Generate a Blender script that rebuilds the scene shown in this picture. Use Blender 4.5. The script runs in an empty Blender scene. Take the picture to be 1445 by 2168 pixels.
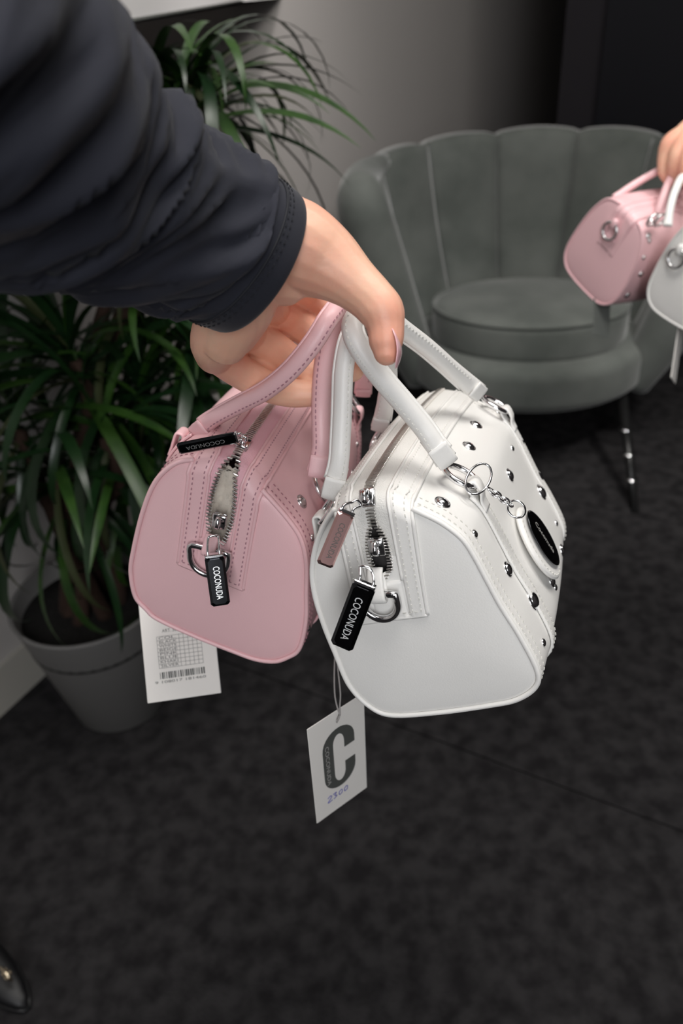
import bpy, bmesh, math, random
import numpy as np
from mathutils import Vector, Matrix, noise
from mathutils.bvhtree import BVHTree
random.seed(7)
# ------------------------------------------------------------------ camera
F, CX, CY, H = 1600.0, 722.5, 1084.0, 1.15
_n = np.array([179., -2278., 1600.])
Zc = -_n / np.linalg.norm(_n)
Yc = np.array([0, 0, 1.]) - Zc[2] * Zc; Yc /= np.linalg.norm(Yc)
Xc = np.cross(Zc, Yc)
CAM = np.array([0, 0, H])
def ray(x, y):
    c = np.array([x - CX, CY - y, F]) / F
    return np.array([c @ Xc, c @ Yc, c @ Zc])
def P(x, y, d): return Vector(CAM + ray(x, y) * d)
def floor_at(x, y, h=0):
    r = ray(x, y); return Vector(CAM + r * ((h - H) / r[2]))
def at_y(x, y, wy):
    r = ray(x, y); return Vector(CAM + r * (wy / r[1]))
def on_plane(x, y, o, n):
    r = ray(x, y); o = np.array(o); n = np.array(n)
    return Vector(CAM + r * (((o - CAM) @ n) / (r @ n)))
sc = bpy.context.scene
COL = sc.collection
cd = bpy.data.cameras.new('camera'); cam = bpy.data.objects.new('camera', cd); COL.objects.link(cam)
cR = Vector((Xc[0], Yc[0], Zc[0])); cU = Vector((Xc[1], Yc[1], Zc[1])); cFw = Vector((Xc[2], Yc[2], Zc[2]))
mm = Matrix((cR, cU, -cFw)).transposed().to_4x4(); mm.translation = Vector(CAM)
cam.matrix_world = mm
cd.sensor_fit = 'VERTICAL'; cd.sensor_height = 36; cd.lens = F * 36 / 2168
cd.clip_start = .01; cd.clip_end = 50
cd.dof.use_dof = True; cd.dof.focus_distance = .40; cd.dof.aperture_fstop = 7.5
sc.camera = cam
# ------------------------------------------------------------------ world, lights, exposure
w = bpy.data.worlds.new('world'); sc.world = w; w.use_nodes = True
w.node_tree.nodes['Background'].inputs[0].default_value = (.75, .8, .9, 1)
w.node_tree.nodes['Background'].inputs[1].default_value = .08
sc.view_settings.view_transform = 'Standard'; sc.view_settings.look = 'None'
sc.view_settings.exposure = 0; sc.view_settings.gamma = 1
sc.view_settings.use_curve_mapping = False
def area(name, loc, target, size, power, col, sy=None):
    l = bpy.data.lights.new(name, 'AREA'); l.energy = power; l.color = col; l.size = size
    if sy: l.shape = 'RECTANGLE'; l.size_y = sy
    o = bpy.data.objects.new(name, l); COL.objects.link(o); o.location = loc
    o.rotation_euler = (Vector(target) - Vector(loc)).to_track_quat('-Z', 'Y').to_euler(); return o
area('added_soft_light', (.75, -1.75, 1.75), (.1, .5, .85), 2.2, 102, (.97, .98, 1), 1.7)  # unseen soft source added behind the camera for stud highlights and frontal light
area('ceiling_light', (.15, .35, 2.45), (.1, .45, .8), .7, 18, (1, .96, .92), .7)
area('ceiling_light', (.9, .9, 2.4), (.6, 1.9, .2), .6, 15, (1, .97, .92))
sp = bpy.data.lights.new('wall_spot', 'SPOT'); sp.energy = 60; sp.spot_size = math.radians(62); sp.spot_blend = 1; sp.color = (1, .95, .92); sp.shadow_soft_size = .08
spo = bpy.data.objects.new('wall_spot', sp); COL.objects.link(spo); spo.location = (.25, 1.2, 2.35)
spo.rotation_euler = (Vector((-.36, 1.85, 1.2)) - spo.location).to_track_quat('-Z', 'Y').to_euler()

sp2 = bpy.data.lights.new('chair_fill_spot', 'SPOT'); sp2.energy = 95; sp2.spot_size = math.radians(34); sp2.spot_blend = 1; sp2.color = (1, .97, .93); sp2.shadow_soft_size = .1  # spot added to brighten the chair base, no such lamp seen
spo = bpy.data.objects.new('chair_fill_spot', sp2); COL.objects.link(spo); spo.location = (.95, .3, 2.35)
spo.rotation_euler = (Vector((.66, 1.7, .25)) - spo.location).to_track_quat('-Z', 'Y').to_euler()

# ------------------------------------------------------------------ materials
def mat(name, col, rough=.5, metal=0, bump=None, vary=None, spec=.5, sss=0, sheen=0, coat=0):
    """bump=(scale,strength,dist) ; vary=(scale, other colour, amount)"""
    m = bpy.data.materials.new(name); m.use_nodes = True; nt = m.node_tree; b = nt.nodes['Principled BSDF']
    b.inputs['Base Color'].default_value = (*col, 1); b.inputs['Roughness'].default_value = rough
    b.inputs['Metallic'].default_value = metal; b.inputs['Specular IOR Level'].default_value = spec
    if sss:
        b.inputs['Subsurface Weight'].default_value = sss; b.inputs['Subsurface Radius'].default_value = (1, .35, .2); b.inputs['Subsurface Scale'].default_value = .004
    if sheen:
        b.inputs['Sheen Weight'].default_value = sheen; b.inputs['Sheen Roughness'].default_value = .4
    if coat: b.inputs['Coat Weight'].default_value = coat; b.inputs['Coat Roughness'].default_value = .15
    tc = nt.nodes.new('ShaderNodeTexCoord')
    if vary:
        n = nt.nodes.new('ShaderNodeTexNoise'); n.inputs['Scale'].default_value = vary[0]; n.inputs['Detail'].default_value = 6
        nt.links.new(tc.outputs['Object'], n.inputs['Vector'])
        r = nt.nodes.new('ShaderNodeMapRange'); r.inputs[1].default_value = .35; r.inputs[2].default_value = .65; r.inputs[4].default_value = vary[2]
        nt.links.new(n.outputs['Fac'], r.inputs[0])
        x = nt.nodes.new('ShaderNodeMix'); x.data_type = 'RGBA'; x.inputs[6].default_value = (*col, 1); x.inputs[7].default_value = (*vary[1], 1)
        nt.links.new(r.outputs[0], x.inputs[0]); nt.links.new(x.outputs[2], b.inputs['Base Color'])
    if bump:
        n = nt.nodes.new('ShaderNodeTexNoise'); n.inputs['Scale'].default_value = bump[0]; n.inputs['Detail'].default_value = 4
        nt.links.new(tc.outputs['Object'], n.inputs['Vector'])
        u = nt.nodes.new('ShaderNodeBump'); u.inputs['Strength'].default_value = bump[1]; u.inputs['Distance'].default_value = bump[2]
        nt.links.new(n.outputs['Fac'], u.inputs['Height']); nt.links.new(u.outputs[0], b.inputs['Normal'])
    return m
M = dict(
    white=mat('white_leather', (.82, .81, .785), .4, bump=(1100, .16, .0005)),
    white_st=mat('white_thread', (.70, .69, .65), .6),
    pink=mat('pink_leather', (.83, .525, .550), .4, bump=(1100, .16, .0005)),
    pink_st=mat('pink_thread', (.38, .19, .23), .6),
    pink_tape=mat('pink_zip_tape', (.80, .46, .52), .7, bump=(1500, .6, .0008)),
    white_tape=mat('white_zip_tape', (.74, .73, .70), .7, bump=(1500, .6, .0008)),
    chrome=mat('chrome', (.78, .78, .79), .12, 1),
    teeth=mat('zip_teeth_metal', (.85, .83, .80), .3, 1),
    gun=mat('black_chrome', (.035, .037, .042), .12, 1, coat=.3),
    paper=mat('white_card', (.84, .81, .77), .75, bump=(300, .1, .0003)),
    stuffing=mat('stuffing_paper', (.62, .56, .48), .8, bump=(90, .8, .003)),
    lining=mat('dark_lining', (.05, .045, .045), .9),
    ink=mat('grey_ink', (.075, .078, .072), .7),
    ink_lt=mat('pale_print', (.45, .44, .42), .7),
    pen=mat('blue_pen', (.13, .13, .45), .6),
    string=mat('string', (.33, .31, .30), .8),
    sleeve=mat('navy_jersey', (.0138, .0152, .0252), .9, bump=(2200, .25, .0006), sheen=.06),
    cuff=mat('navy_cuff_rib', (.009, .0105, .019), .85, bump=(2200, .2, .0005), sheen=.15),
    hem=mat('navy_thread', (.008, .009, .014), .8),
    skin=mat('skin', (.80, .48, .34), .48, sss=.2, bump=(260, .25, .0009), vary=(38, (.80, .38, .27), .9)),
    nail=mat('pink_nail', (.86, .50, .54), .2, coat=.6),
    wall=mat('pale_wall_paint', (.42, .395, .38), .9, bump=(60, .1, .001)),
    darkwall=mat('charcoal_wall_paint', (.045, .040, .043), .8, bump=(8, .2, .004)),
    black=mat('black_door_paint', (.004, .004, .006), .6, spec=.15),
    wingwall=mat('black_wall_paint', (.014, .0125, .015), .8, spec=.15),
    trimw=mat('white_baseboard_paint', (.42, .40, .36), .6),
    carpet=mat('charcoal_carpet', (.019, .0178, .019), 1, bump=(330, 1, .006), vary=(30, (.042, .040, .0415), 1), spec=.1),
    rosy_reflection=mat('reflection_tinted_metal', (.72, .44, .42), .3, 1),  # reflection of the pink bag painted into the metal colour
    silver=mat('satin_silver', (.8, .8, .8), .38, 1),
    ceil=mat('ceiling_paint', (.75, .75, .75), .9),
    velvet=mat('grey_velvet', (.085, .094, .086), .85, sheen=.4, bump=(14, .25, .006), vary=(7, (.125, .134, .124), 1), spec=.2),
    pot=mat('grey_planter_plastic', (.17, .165, .16), .6),
    soil=mat('soil', (.006, .005, .004), 1, bump=(80, 1, .01)),
    bark=mat('brown_bark', (.035, .016, .009), .9, bump=(120, 1, .004)),
    leaf=mat('leaf_green', (.010, .036, .005), .42, vary=(6, (.024, .066, .008), 1)),
    leaf2=mat('leaf_dark_green', (.004, .018, .005), .35, vary=(6, (.007, .026, .006), 1)),
    leaf3=mat('leaf_dry_tip', (.035, .045, .014), .6),
    acrylic=mat('dark_metal_leg', (.03, .03, .03), .25, .6),
    panelw=mat('white_panel', (.85, .83, .83), .5),
    shoe=mat('black_shoe_leather', (.004, .004, .005), .5),
    gold=mat('pale_gold', (.8, .68, .5), .2, 1),
)
# ------------------------------------------------------------------ mesh helpers
def mesh(name, vs, fs, m, parent=None, smooth=True, stuff=False, label=None):
    me = bpy.data.meshes.new(name); me.from_pydata([tuple(v) for v in vs], [], fs); me.update()
    if smooth: me.polygons.foreach_set('use_smooth', [True] * len(me.polygons))
    me.materials.append(M[m] if isinstance(m, str) else m)
    o = bpy.data.objects.new(name, me); COL.objects.link(o)
    if parent: o.parent = parent; 
    top = parent
    while top and top.parent: top = top.parent
    if parent and not top.get('_local') and parent is top: o.matrix_parent_inverse = parent.matrix_world.inverted()
    if stuff: o['kind'] = 'stuff'
    if label: o['label'] = label
    return o
class MB:
    def __init__(s): s.v = []; s.f = []
    def add(s, vs, fs):
        k = len(s.v); s.v += [Vector(v) for v in vs]; s.f += [tuple(i + k for i in f) for f in fs]; return s
    def build(s, name, m, parent=None, smooth=True, **k): return mesh(name, s.v, s.f, m, parent, smooth, **k)
def empty(name, loc, label, cat, group=None, matrix=None):
    o = bpy.data.objects.new(name, None); COL.objects.link(o); o.empty_display_size = .02
    o.matrix_world = matrix if matrix else Matrix.Translation(loc)
    o['label'] = label; o['category'] = cat
    if group: o['group'] = group
    return o
def tag(o, label, cat, group=None):
    o['label'] = label; o['category'] = cat
    if group: o['group'] = group
    return o
def cat_rom(pts, n):
    """pts: list of tuples (any dim) -> n samples, roughly even"""
    A = np.array([tuple(p) for p in pts], float); k = len(A)
    out = []
    for i in range(n):
        t = i / (n - 1) * (k - 1); j = min(int(t), k - 2); u = t - j
        p0 = A[j - 1] if j > 0 else 2 * A[0] - A[1]; p3 = A[j + 2] if j + 2 < k else 2 * A[-1] - A[-2]
        p1, p2 = A[j], A[j + 1]
        out.append(.5 * (2 * p1 + (p2 - p0) * u + (2 * p0 - 5 * p1 + 4 * p2 - p3) * u * u + (3 * p1 - p0 - 3 * p2 + p3) * u ** 3))
    return np.array(out)
def tangents(path, closed):
    n = len(path); T = []
    for i in range(n):
        a = path[(i - 1) % n] if closed or i > 0 else path[i]; b = path[(i + 1) % n] if closed or i < n - 1 else path[i]
        t = (b - a); T.append(t.normalized() if t.length > 1e-12 else Vector((0, 0, 1)))
    return T
def sweep(path, nrm, w, t, seg=12, p=2.0, closed=False, cap=True):
    path = [Vector(q) for q in path]; n = len(path); T = tangents(path, closed)
    if nrm is None:
        a = Vector((0, 0, 1)) if abs(T[0].z) < .9 else Vector((1, 0, 0)); N = [(a - T[0] * a.dot(T[0])).normalized()]
        for i in range(1, n):
            a = N[-1]; N.append((a - T[i] * a.dot(T[i])).normalized())
    else:
        if isinstance(nrm, Vector): nrm = [nrm] * n
        N = [(Vector(a) - T[i] * Vector(a).dot(T[i])).normalized() for i, a in enumerate(nrm)]
    W = w if hasattr(w, '__len__') else [w] * n; Th = t if hasattr(t, '__len__') else [t] * n
    vs = []; fs = []
    for i in range(n):
        B = T[i].cross(N[i])
        for k in range(seg):
            c, s = math.cos(2 * math.pi * k / seg), math.sin(2 * math.pi * k / seg)
            x = math.copysign(abs(c) ** (2 / p), c) * W[i] / 2; y = math.copysign(abs(s) ** (2 / p), s) * Th[i] / 2
            vs.append(path[i] + B * x + N[i] * y)
    m = n if closed else n - 1
    for i in range(m):
        for k in range(seg):
            a = i * seg + k; b = i * seg + (k + 1) % seg; c = ((i + 1) % n) * seg + (k + 1) % seg; d = ((i + 1) % n) * seg + k
            fs.append((a, b, c, d))
    if cap and not closed:
        fs.append(tuple(range(seg))[::-1]); fs.append(tuple(range((n - 1) * seg, n * seg)))
    return vs, fs
def tube(path, r, seg=10, closed=False, cap=True):
    d = [2 * x for x in r] if hasattr(r, '__len__') else 2 * r
    return sweep(path, None, d, d, seg, 2, closed, cap)
def ring_pts(c, ax, ay, ra, rb, n=32, a0=0, a1=2 * math.pi, closed=True):
    m = n if closed else n - 1
    return [c + ax * ra * math.cos(a0 + (a1 - a0) * i / m) + ay * rb * math.sin(a0 + (a1 - a0) * i / m) for i in range(n)]
def torus(c, ax, ay, ra, rb, wire, n=32, seg=10): return tube(ring_pts(c, ax, ay, ra, rb, n), wire, seg, True)
def box(c, ax, ay, az, sx, sy, sz, bev=0):
    b = min(bev, sx / 2.01, sy / 2.01, sz / 2.01); vs = []
    if b <= 0:
        for x in (-1, 1):
            for y in (-1, 1):
                for z in (-1, 1): vs.append(c + ax * x * sx / 2 + ay * y * sy / 2 + az * z * sz / 2)
        return vs, [(0, 1, 3, 2), (4, 6, 7, 5), (0, 4, 5, 1), (2, 3, 7, 6), (0, 2, 6, 4), (1, 5, 7, 3)]
    # octagonal-section slab with chamfer all round
    def lay(z, k):
        X, Y = sx / 2 - k, sy / 2 - k; q = b
        return [c + ax * x + ay * y + az * z for x, y in ((X, Y - q), (X - q, Y), (-X + q, Y), (-X, Y - q), (-X, -Y + q), (-X + q, -Y), (X - q, -Y), (X, -Y + q))]
    for z, k in ((-sz / 2, b), (-sz / 2 + b, 0), (sz / 2 - b, 0), (sz / 2, b)): vs += lay(z, k)
    fs = [tuple(range(8))[::-1], tuple(range(24, 32))]
    for r in range(3):
        for k in range(8): fs.append((r * 8 + k, r * 8 + (k + 1) % 8, r * 8 + 8 + (k + 1) % 8, r * 8 + 8 + k))
    return vs, fs
def lathe(prof, c, ax=Vector((1, 0, 0)), ay=Vector((0, 1, 0)), az=Vector((0, 0, 1)), n=32):
    vs = []; fs = []
    for r, z in prof:
        for k in range(n):
            a = 2 * math.pi * k / n; vs.append(c + ax * r * math.cos(a) + ay * r * math.sin(a) + az * z)
    for i in range(len(prof) - 1):
        for k in range(n): fs.append((i * n + k, i * n + (k + 1) % n, (i + 1) * n + (k + 1) % n, (i + 1) * n + k))
    fs.append(tuple(range(n))[::-1]); fs.append(tuple(range((len(prof) - 1) * n, len(prof) * n)))
    return vs, fs
def frame(n, hint):
    n = n.normalized(); x = (hint - n * hint.dot(n)).normalized(); return x, n.cross(x), n
_txt = {}
def text_geo(s, size=1.0, depth=.0):
    k = (s, size, depth)
    if k not in _txt:
        cu = bpy.data.curves.new('t', 'FONT'); cu.body = s; cu.size = size; cu.extrude = depth; cu.align_x = 'CENTER'; cu.align_y = 'CENTER'; cu.resolution_u = 3
        o = bpy.data.objects.new('t', cu); COL.objects.link(o)
        dg = bpy.context.evaluated_depsgraph_get(); me = bpy.data.meshes.new_from_object(o.evaluated_get(dg))
        _txt[k] = ([v.co.copy() for v in me.vertices], [tuple(p.vertices) for p in me.polygons])
        bpy.data.objects.remove(o); bpy.data.curves.remove(cu); bpy.data.meshes.remove(me)
    return _txt[k]
def text_on(mb, s, c, ax, ay, az, size, depth=.0001, sx=1, fit=None):
    v, f = text_geo(s, 1.0, 0.0)
    xs = [q.x for q in v]; wd = max(xs) - min(xs) if xs else 1
    k = fit / wd if fit else size * sx
    vs = [c + ax * q.x * k + ay * q.y * size + az * depth for q in v]
    mb.add(vs, f)
    return mb
def stitches(mb, path, nrm, L=.0022, gap=.0012, r=.00035):
    """dashes along a polyline"""
    acc = 0; nxt = .0008
    for i in range(len(path) - 1):
        a, b = path[i], path[i + 1]; l = (b - a).length
        if l < 1e-9: continue
        while nxt < acc + l:
            u = (nxt - acc) / l; c = a.lerp(b, u); t = (b - a) / l; n = (nrm[i] - t * nrm[i].dot(t)).normalized(); s = t.cross(n)
            e = [c - t * L / 2 - n * r, c + t * L / 2 - n * r, c - t * L * .3 + s * r + n * r * .7, c + t * L * .3 + s * r + n * r * .7, c - t * L * .3 - s * r + n * r * .7, c + t * L * .3 - s * r + n * r * .7]
            mb.add(e, [(0, 2, 4), (1, 5, 3), (2, 3, 5, 4), (0, 1, 3, 2), (0, 4, 5, 1)]); nxt += L + gap
        acc += l

# ------------------------------------------------------------------ room
WD = Vector((.5043, .8635, 0)); WN = Vector((.8635, -.5043, 0)); W0 = floor_at(0, 1519) - WN * .012
BD = Vector((.894, -.447, 0)); BN = Vector((-.447, -.894, 0)); B0 = Vector((1.05, 2.47, 0))
def slab(name, a, b, n, h0, h1, th, m, parent=None):
    """vertical slab from a to b (front face on the a-b line, thickness away from n)"""
    vs = []
    for q in (a, b, b - n * th, a - n * th):
        vs += [Vector((q.x, q.y, h0)), Vector((q.x, q.y, h1))]
    o = mesh(name, vs, [(0, 2, 3, 1), (2, 4, 5, 3), (4, 6, 7, 5), (6, 0, 1, 7), (1, 3, 5, 7), (0, 6, 4, 2)], m, parent, False)
    if not parent: o['kind'] = 'structure'
    return o
CH = 2.55
s_f = 4.3; cor = W0 + WD * s_f
A0 = W0 - WD * 3.2
t_r = 2.6; R0 = B0 + BD * 1.6
F1 = R0 + Vector((-.5043, -.8635, 0)) * 4.9
slab('wall_left', A0, cor, WN, 0, CH, .1, 'wall')
r_ = ray(1187, 150); pd = Vector(CAM + r_ * (((np.array(B0) - CAM) @ np.array(BN)) / (r_ @ np.array(BN)))); pd.z = 0
RF = cor + BD * 2.6
slab('wall_back', pd, R0, BN, 0, CH, .1, 'wingwall')
slab('wall_far', cor, RF, BN, 0, CH, .1, 'darkwall')
slab('wall_side', RF, R0, -WN, 0, CH, .1, 'darkwall')
slab('wall_right', R0, F1, -WN, 0, CH, .1, 'darkwall')
slab('wall_front', F1, A0, -BN, 0, CH, .1, 'darkwall')
slab('baseboard_left', W0 - WD * 3.2 + WN * .012, W0 + WD * s_f + WN * .012, WN, 0, .10, .012, 'trimw')
slab('baseboard_back', pd + BN * .012, R0 + BN * .012, BN, 0, .07, .012, 'wingwall')
def poly_slab(name, pts, z0, z1, m, parent=None):
    n = len(pts); vs = [Vector((p.x, p.y, z0)) for p in pts] + [Vector((p.x, p.y, z1)) for p in pts]
    o = mesh(name, vs, [tuple(range(n))[::-1], tuple(range(n, 2 * n))] + [(i, (i + 1) % n, n + (i + 1) % n, n + i) for i in range(n)], m, parent, False)
    return o
fl = poly_slab('floor', [A0, cor, RF, R0, F1], -.06, -.006, 'carpet'); fl['kind'] = 'structure'
ce = poly_slab('ceiling', [A0, cor, RF, R0, F1], CH, CH + .05, 'ceil'); ce['kind'] = 'structure'
# carpet laid in strips: joints run along the line seen in the photograph
J0 = floor_at(880, 1550); J1 = floor_at(1445, 1760); JD = (J1 - J0).normalized(); JN = Vector((-JD.y, JD.x, 0))
if JN.y < 0: JN = -JN
def clip(poly, o, n):
    out = []
    for i in range(len(poly)):
        a, b = poly[i], poly[(i + 1) % len(poly)]; da, db = (a - o).dot(n), (b - o).dot(n)
        if da >= 0: out.append(a)
        if (da >= 0) != (db >= 0): out.append(a.lerp(b, da / (da - db)))
    return out
floor_poly = [A0, cor, RF, R0, F1]
K0 = floor_at(1300, 1080)
gaps = .0035
offs = [-9, 0, (K0 - J0).dot(JN), 9]
for i in range(3):
    q = clip(floor_poly, J0 + JN * (offs[i] + gaps / 2), JN); q = clip(q, J0 + JN * (offs[i + 1] - gaps / 2), -JN)
    poly_slab('carpet_strip', q, -.006, 0, 'carpet', fl)
# black tall door leaf on the back wall, starting at the vertical edge right of the middle
dd = slab('door_1', pd + BN * .03 + BD * .12, pd + BN * .03 + BD * 1.05, BN, .075, 2.1, .03, 'black')

# white wall cabinet, top left; its lower front edge runs away along the wall
q0 = P(230, 55, .80); q1 = Vector(CAM + ray(530, 0) * ((q0.z - H) / ray(530, 0)[2])); ed = (q1 - q0).normalized(); q0 = q0 - ed * .35; q1 = q1 + ed * .02
def to_wall(q): return q - WN * ((q - W0).dot(WN) - .001)
qs = [q0, q1, to_wall(q1), to_wall(q0)]
tv = qs + [q + Vector((0, 0, .5)) for q in qs]
wp = mesh('cabinet_body', tv, [(3, 2, 1, 0), (4, 5, 6, 7), (0, 1, 5, 4), (1, 2, 6, 5), (2, 3, 7, 6), (3, 0, 4, 7)], 'panelw', None, False)
wc = empty('hanging_cabinet', (q0 + q1) / 2, 'white hanging cabinet above the plant, cut by the top edge', 'cabinet'); wp.parent = wc; wp.matrix_parent_inverse = wc.matrix_world.inverted()
en = Vector((ed.y, -ed.x, 0)); strip = MB(); strip.add(*sweep([q0 + en * .002 + Vector((0, 0, .001)), q1 + en * .002 + Vector((0, 0, .001))], en, .005, .004, 8, 4)); strip.build('edge_strip', 'ink', wc)
CAB = (q0, q1, en)

# ------------------------------------------------------------------ handbags
def prof_resample(pts, n=200):
    A = [Vector((x, 0, z)) / 1000 for x, z in pts]; k = len(A)
    S = []
    for i in range(k):
        p0, p1, p2, p3 = A[i - 1], A[i], A[(i + 1) % k], A[(i + 2) % k]
        for j in range(12):
            u = j / 12; S.append(.5 * (2 * p1 + (p2 - p0) * u + (2 * p0 - 5 * p1 + 4 * p2 - p3) * u * u + (3 * p1 - p0 - 3 * p2 + p3) * u ** 3))
    L = [0]
    for i in range(len(S)): L.append(L[-1] + (S[(i + 1) % len(S)] - S[i]).length)
    out = []; j = 0
    for i in range(n):
        d = L[-1] * i / n
        while L[j + 1] < d: j += 1
        out.append(S[j].lerp(S[(j + 1) % len(S)], (d - L[j]) / max(1e-9, L[j + 1] - L[j])))
    return out

class Bag:
    def __init__(s, name, label, group, O, vp, e0, e1, prof, L, col, st, tape, B, T, W, zopen, detail=1, axis=None, rdir=None, top_flat=None):
        s.col, s.st, s.tape, s.L, s.detail = col, st, tape, L, detail
        a = Vector(ray(*vp)).normalized() if vp else axis.normalized(); s.a = a; s.O = O
        if rdir: r = rdir
        else: r = on_plane(*e1, O, a) - on_plane(*e0, O, a)
        r = (r - a * r.dot(a)).normalized(); u = r.cross(a)
        s.r, s.u = r, u
        s.M = Matrix(((r.x, a.x, u.x, O.x), (r.y, a.y, u.y, O.y), (r.z, a.z, u.z, O.z), (0, 0, 0, 1)))
        s.Mi = s.M.inverted()
        s.root = empty(name, O, label, 'handbag', group, matrix=s.M)
        s.root['_local'] = 1
        s.n = 200 if detail else 96
        if vp: prof = [(1000 * (on_plane(*p, O, a) - O).dot(r), 1000 * (on_plane(*p, O, a) - O).dot(u)) for p in prof]
        s.pr = prof_resample(prof, s.n)
        s.cen = sum(s.pr, Vector()) / len(s.pr)
        # upper envelope
        top = sorted([(p.x, p.z) for p in s.pr if p.z > s.cen.z], key=lambda q: q[0]); s.tx = [q[0] for q in top]; s.tz = [q[1] for q in top]
        if vp:
            f = lambda px: s.Mi @ on_plane(*px, O, a)
            b, t = f(B), f(T); s.B, s.T = (b.x, b.z), (t.x, t.z)
            s.W = W
        else: s.B, s.T, s.W = B, T, W
        s.zopen = zopen; s.tsp = .0017 if col == 'white' else .0023
        s.R = .009
        s.arc = s.R * math.pi / 2
        s.Lf = s.ztop(s.T[0]) - s.R - s.B[1]
    def bul(s, y): return 1.0 + .065 * math.sin(math.pi * min(max(y / s.L, 0), 1)) ** .7
    def ztop(s, x): return float(np.interp(x, s.tx, s.tz))
    def loc(s, px, y=0):
        """photo pixel onto local plane at given y"""
        return s.Mi @ on_plane(*px, s.O + s.a * y, s.a)
    def xc(s, z):
        k = (z - s.B[1]) / (s.T[1] - s.B[1]); return s.B[0] + (s.T[0] - s.B[0]) * min(max(k, -.2), 1)
    def S(s, l, d, h):
        """point on zipper strip: lateral l, distance d up the end face then over the top, height h"""
        kl = 1
        if d <= s.Lf:
            z = s.B[1] + d; ze = s.ztop(s.xc(z) + l) - s.R; zz = s.B[1] + d / s.Lf * (min(ze, s.B[1] + s.Lf) - s.B[1])
            return Vector((s.xc(z) + l, -h, zz)), Vector((0, -1, 0))
        zt = s.ztop(s.T[0] + l)
        if d <= s.Lf + s.arc:
            a = (d - s.Lf) / s.R; n = Vector((0, -math.cos(a), math.sin(a)))
            ze = min(zt, s.ztop(s.T[0]) ) - s.R
            return Vector((s.T[0] + l, s.R, ze)) + n * (s.R + h), n
        y = s.R + d - s.Lf - s.arc
        slope = (s.ztop(s.T[0] + l + .002) - s.ztop(s.T[0] + l - .002)) / .004
        n = Vector((-slope, 0, 1)).normalized()
        k = y / s.L; bul = s.bul(y)
        return Vector((s.T[0] + l, y, s.cen.z + (min(zt, s.ztop(s.T[0])) - s.cen.z) * bul)) + n * h, n
    def half_open(s, d):
        if not s.zopen: return 0
        d0, d1, m = s.zopen
        if d <= d0 or d >= d1: return 0
        u = (d - d0) / (d1 - d0); return m * math.sin(math.pi * u ** .8) ** .6
    def body(s):
        n = s.n; L = s.L; mb = MB(); rings = []
        near = [(-.0012, .03), (-.0014, .15), (-.0014, .3), (-.0012, .42), (-.001, .54), (-.0006, .64), (-.0002, .74), (.0002, .82), (.0006, .88), (.001, .925), (.0014, .955), (.0020, .972), (.0026, .986)]
        rings += near
        mid = [.003, .006, .012] + list(np.linspace(.02, L - .02, 14)) + [L - .012, L - .006, L - .003]
        rings += [(y, s.bul(y)) for y in mid]
        rings += [(L - y, k) for y, k in near[::-1]]
        for y, k in rings:
            for p in s.pr: q = s.cen + (p - s.cen) * k; mb.v.append(Vector((q.x, y, q.z)))
        for q in mb.v:   # soft bend of the body under the zip facing
            if q.z > s.cen.z and q.y < s.R and abs(q.x - s.T[0]) < s.W / 2 + .003:
                zc = min(s.ztop(q.x), s.ztop(s.T[0])) - s.R; dy, dz = q.y - s.R, q.z - zc; r_q = math.hypot(dy, dz)
                if dz > 0 and r_q > s.R: q.y = s.R + dy * s.R / r_q; q.z = zc + dz * s.R / r_q
        N = len(rings)
        for i in range(N - 1):
            for j in range(n):
                f = (i * n + j, i * n + (j + 1) % n, (i + 1) * n + (j + 1) % n, (i + 1) * n + j)
                c = (mb.v[f[0]] + mb.v[f[2]]) / 2
                if s.zopen:
                    if c.y < .003 and c.z > s.B[1]: d = c.z - s.B[1]; l = c.x - s.xc(c.z)
                    elif c.z > s.cen.z: d = s.Lf + s.arc - s.R + c.y; l = c.x - s.T[0]
                    else: d = -1; l = 9
                    if s.zopen[0] - .002 < d < s.zopen[1] + .004 and abs(l) < max(.002, s.half_open(d) + .0015): continue
                mb.f.append(f)
        mb.f.append(tuple(range(n))[::-1]); mb.f.append(tuple(range((N - 1) * n, N * n)))
        s.body_o = mb.build('bag_body', s.col, s.root)
        full = BVHTree.FromPolygons([s.M @ v for v in mb.v], mb.f); s.bvh = full
        for y in ((.0016, L - .0016)):
            pth = [Vector((s.cen.x + (p.x - s.cen.x) * .992, y, s.cen.z + (p.z - s.cen.z) * .992)) for p in s.pr]
            if y < .01:   # the near piping ends under the zip facing
                keep = [not (p.z > s.cen.z and abs(p.x - s.T[0]) < s.W / 2 - .001) for p in pth]; k0 = next(i for i in range(s.n) if keep[i] and not keep[i - 1])
                pp = [pth[(k0 + i) % s.n] for i in range(sum(keep))]
                MB().add(*tube(pp, .0015, 8)).build('piping', s.col, s.root)
            else: MB().add(*tube(pth, .0015, 8, True)).build('piping', s.col, s.root)
        if s.detail:
            # seam stitching beside the piping, near end, and one far end
            m = MB()
            for y in (.0065, .0125, L - .0065, L - .0125):
                k = s.bul(y); pth = [Vector((s.cen.x + (p.x - s.cen.x) * k, y, s.cen.z + (p.z - s.cen.z) * k)) for p in s.pr]
                nr = [(p - s.cen).normalized() for p in s.pr]
                kp = [i for i in range(s.n) if not (pth[i].z > s.cen.z and abs(pth[i].x - s.T[0]) < s.W / 2 + .001)]
                k0 = next(i for i in kp if (i - 1) % s.n not in kp); seq = [(k0 + i) % s.n for i in range(len(kp))]
                stitches(m, [pth[i] + nr[i] * .0002 for i in seq], [nr[i] for i in seq])
            m.build('seam_stitching', s.st, s.root, smooth=False, stuff=True)
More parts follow.
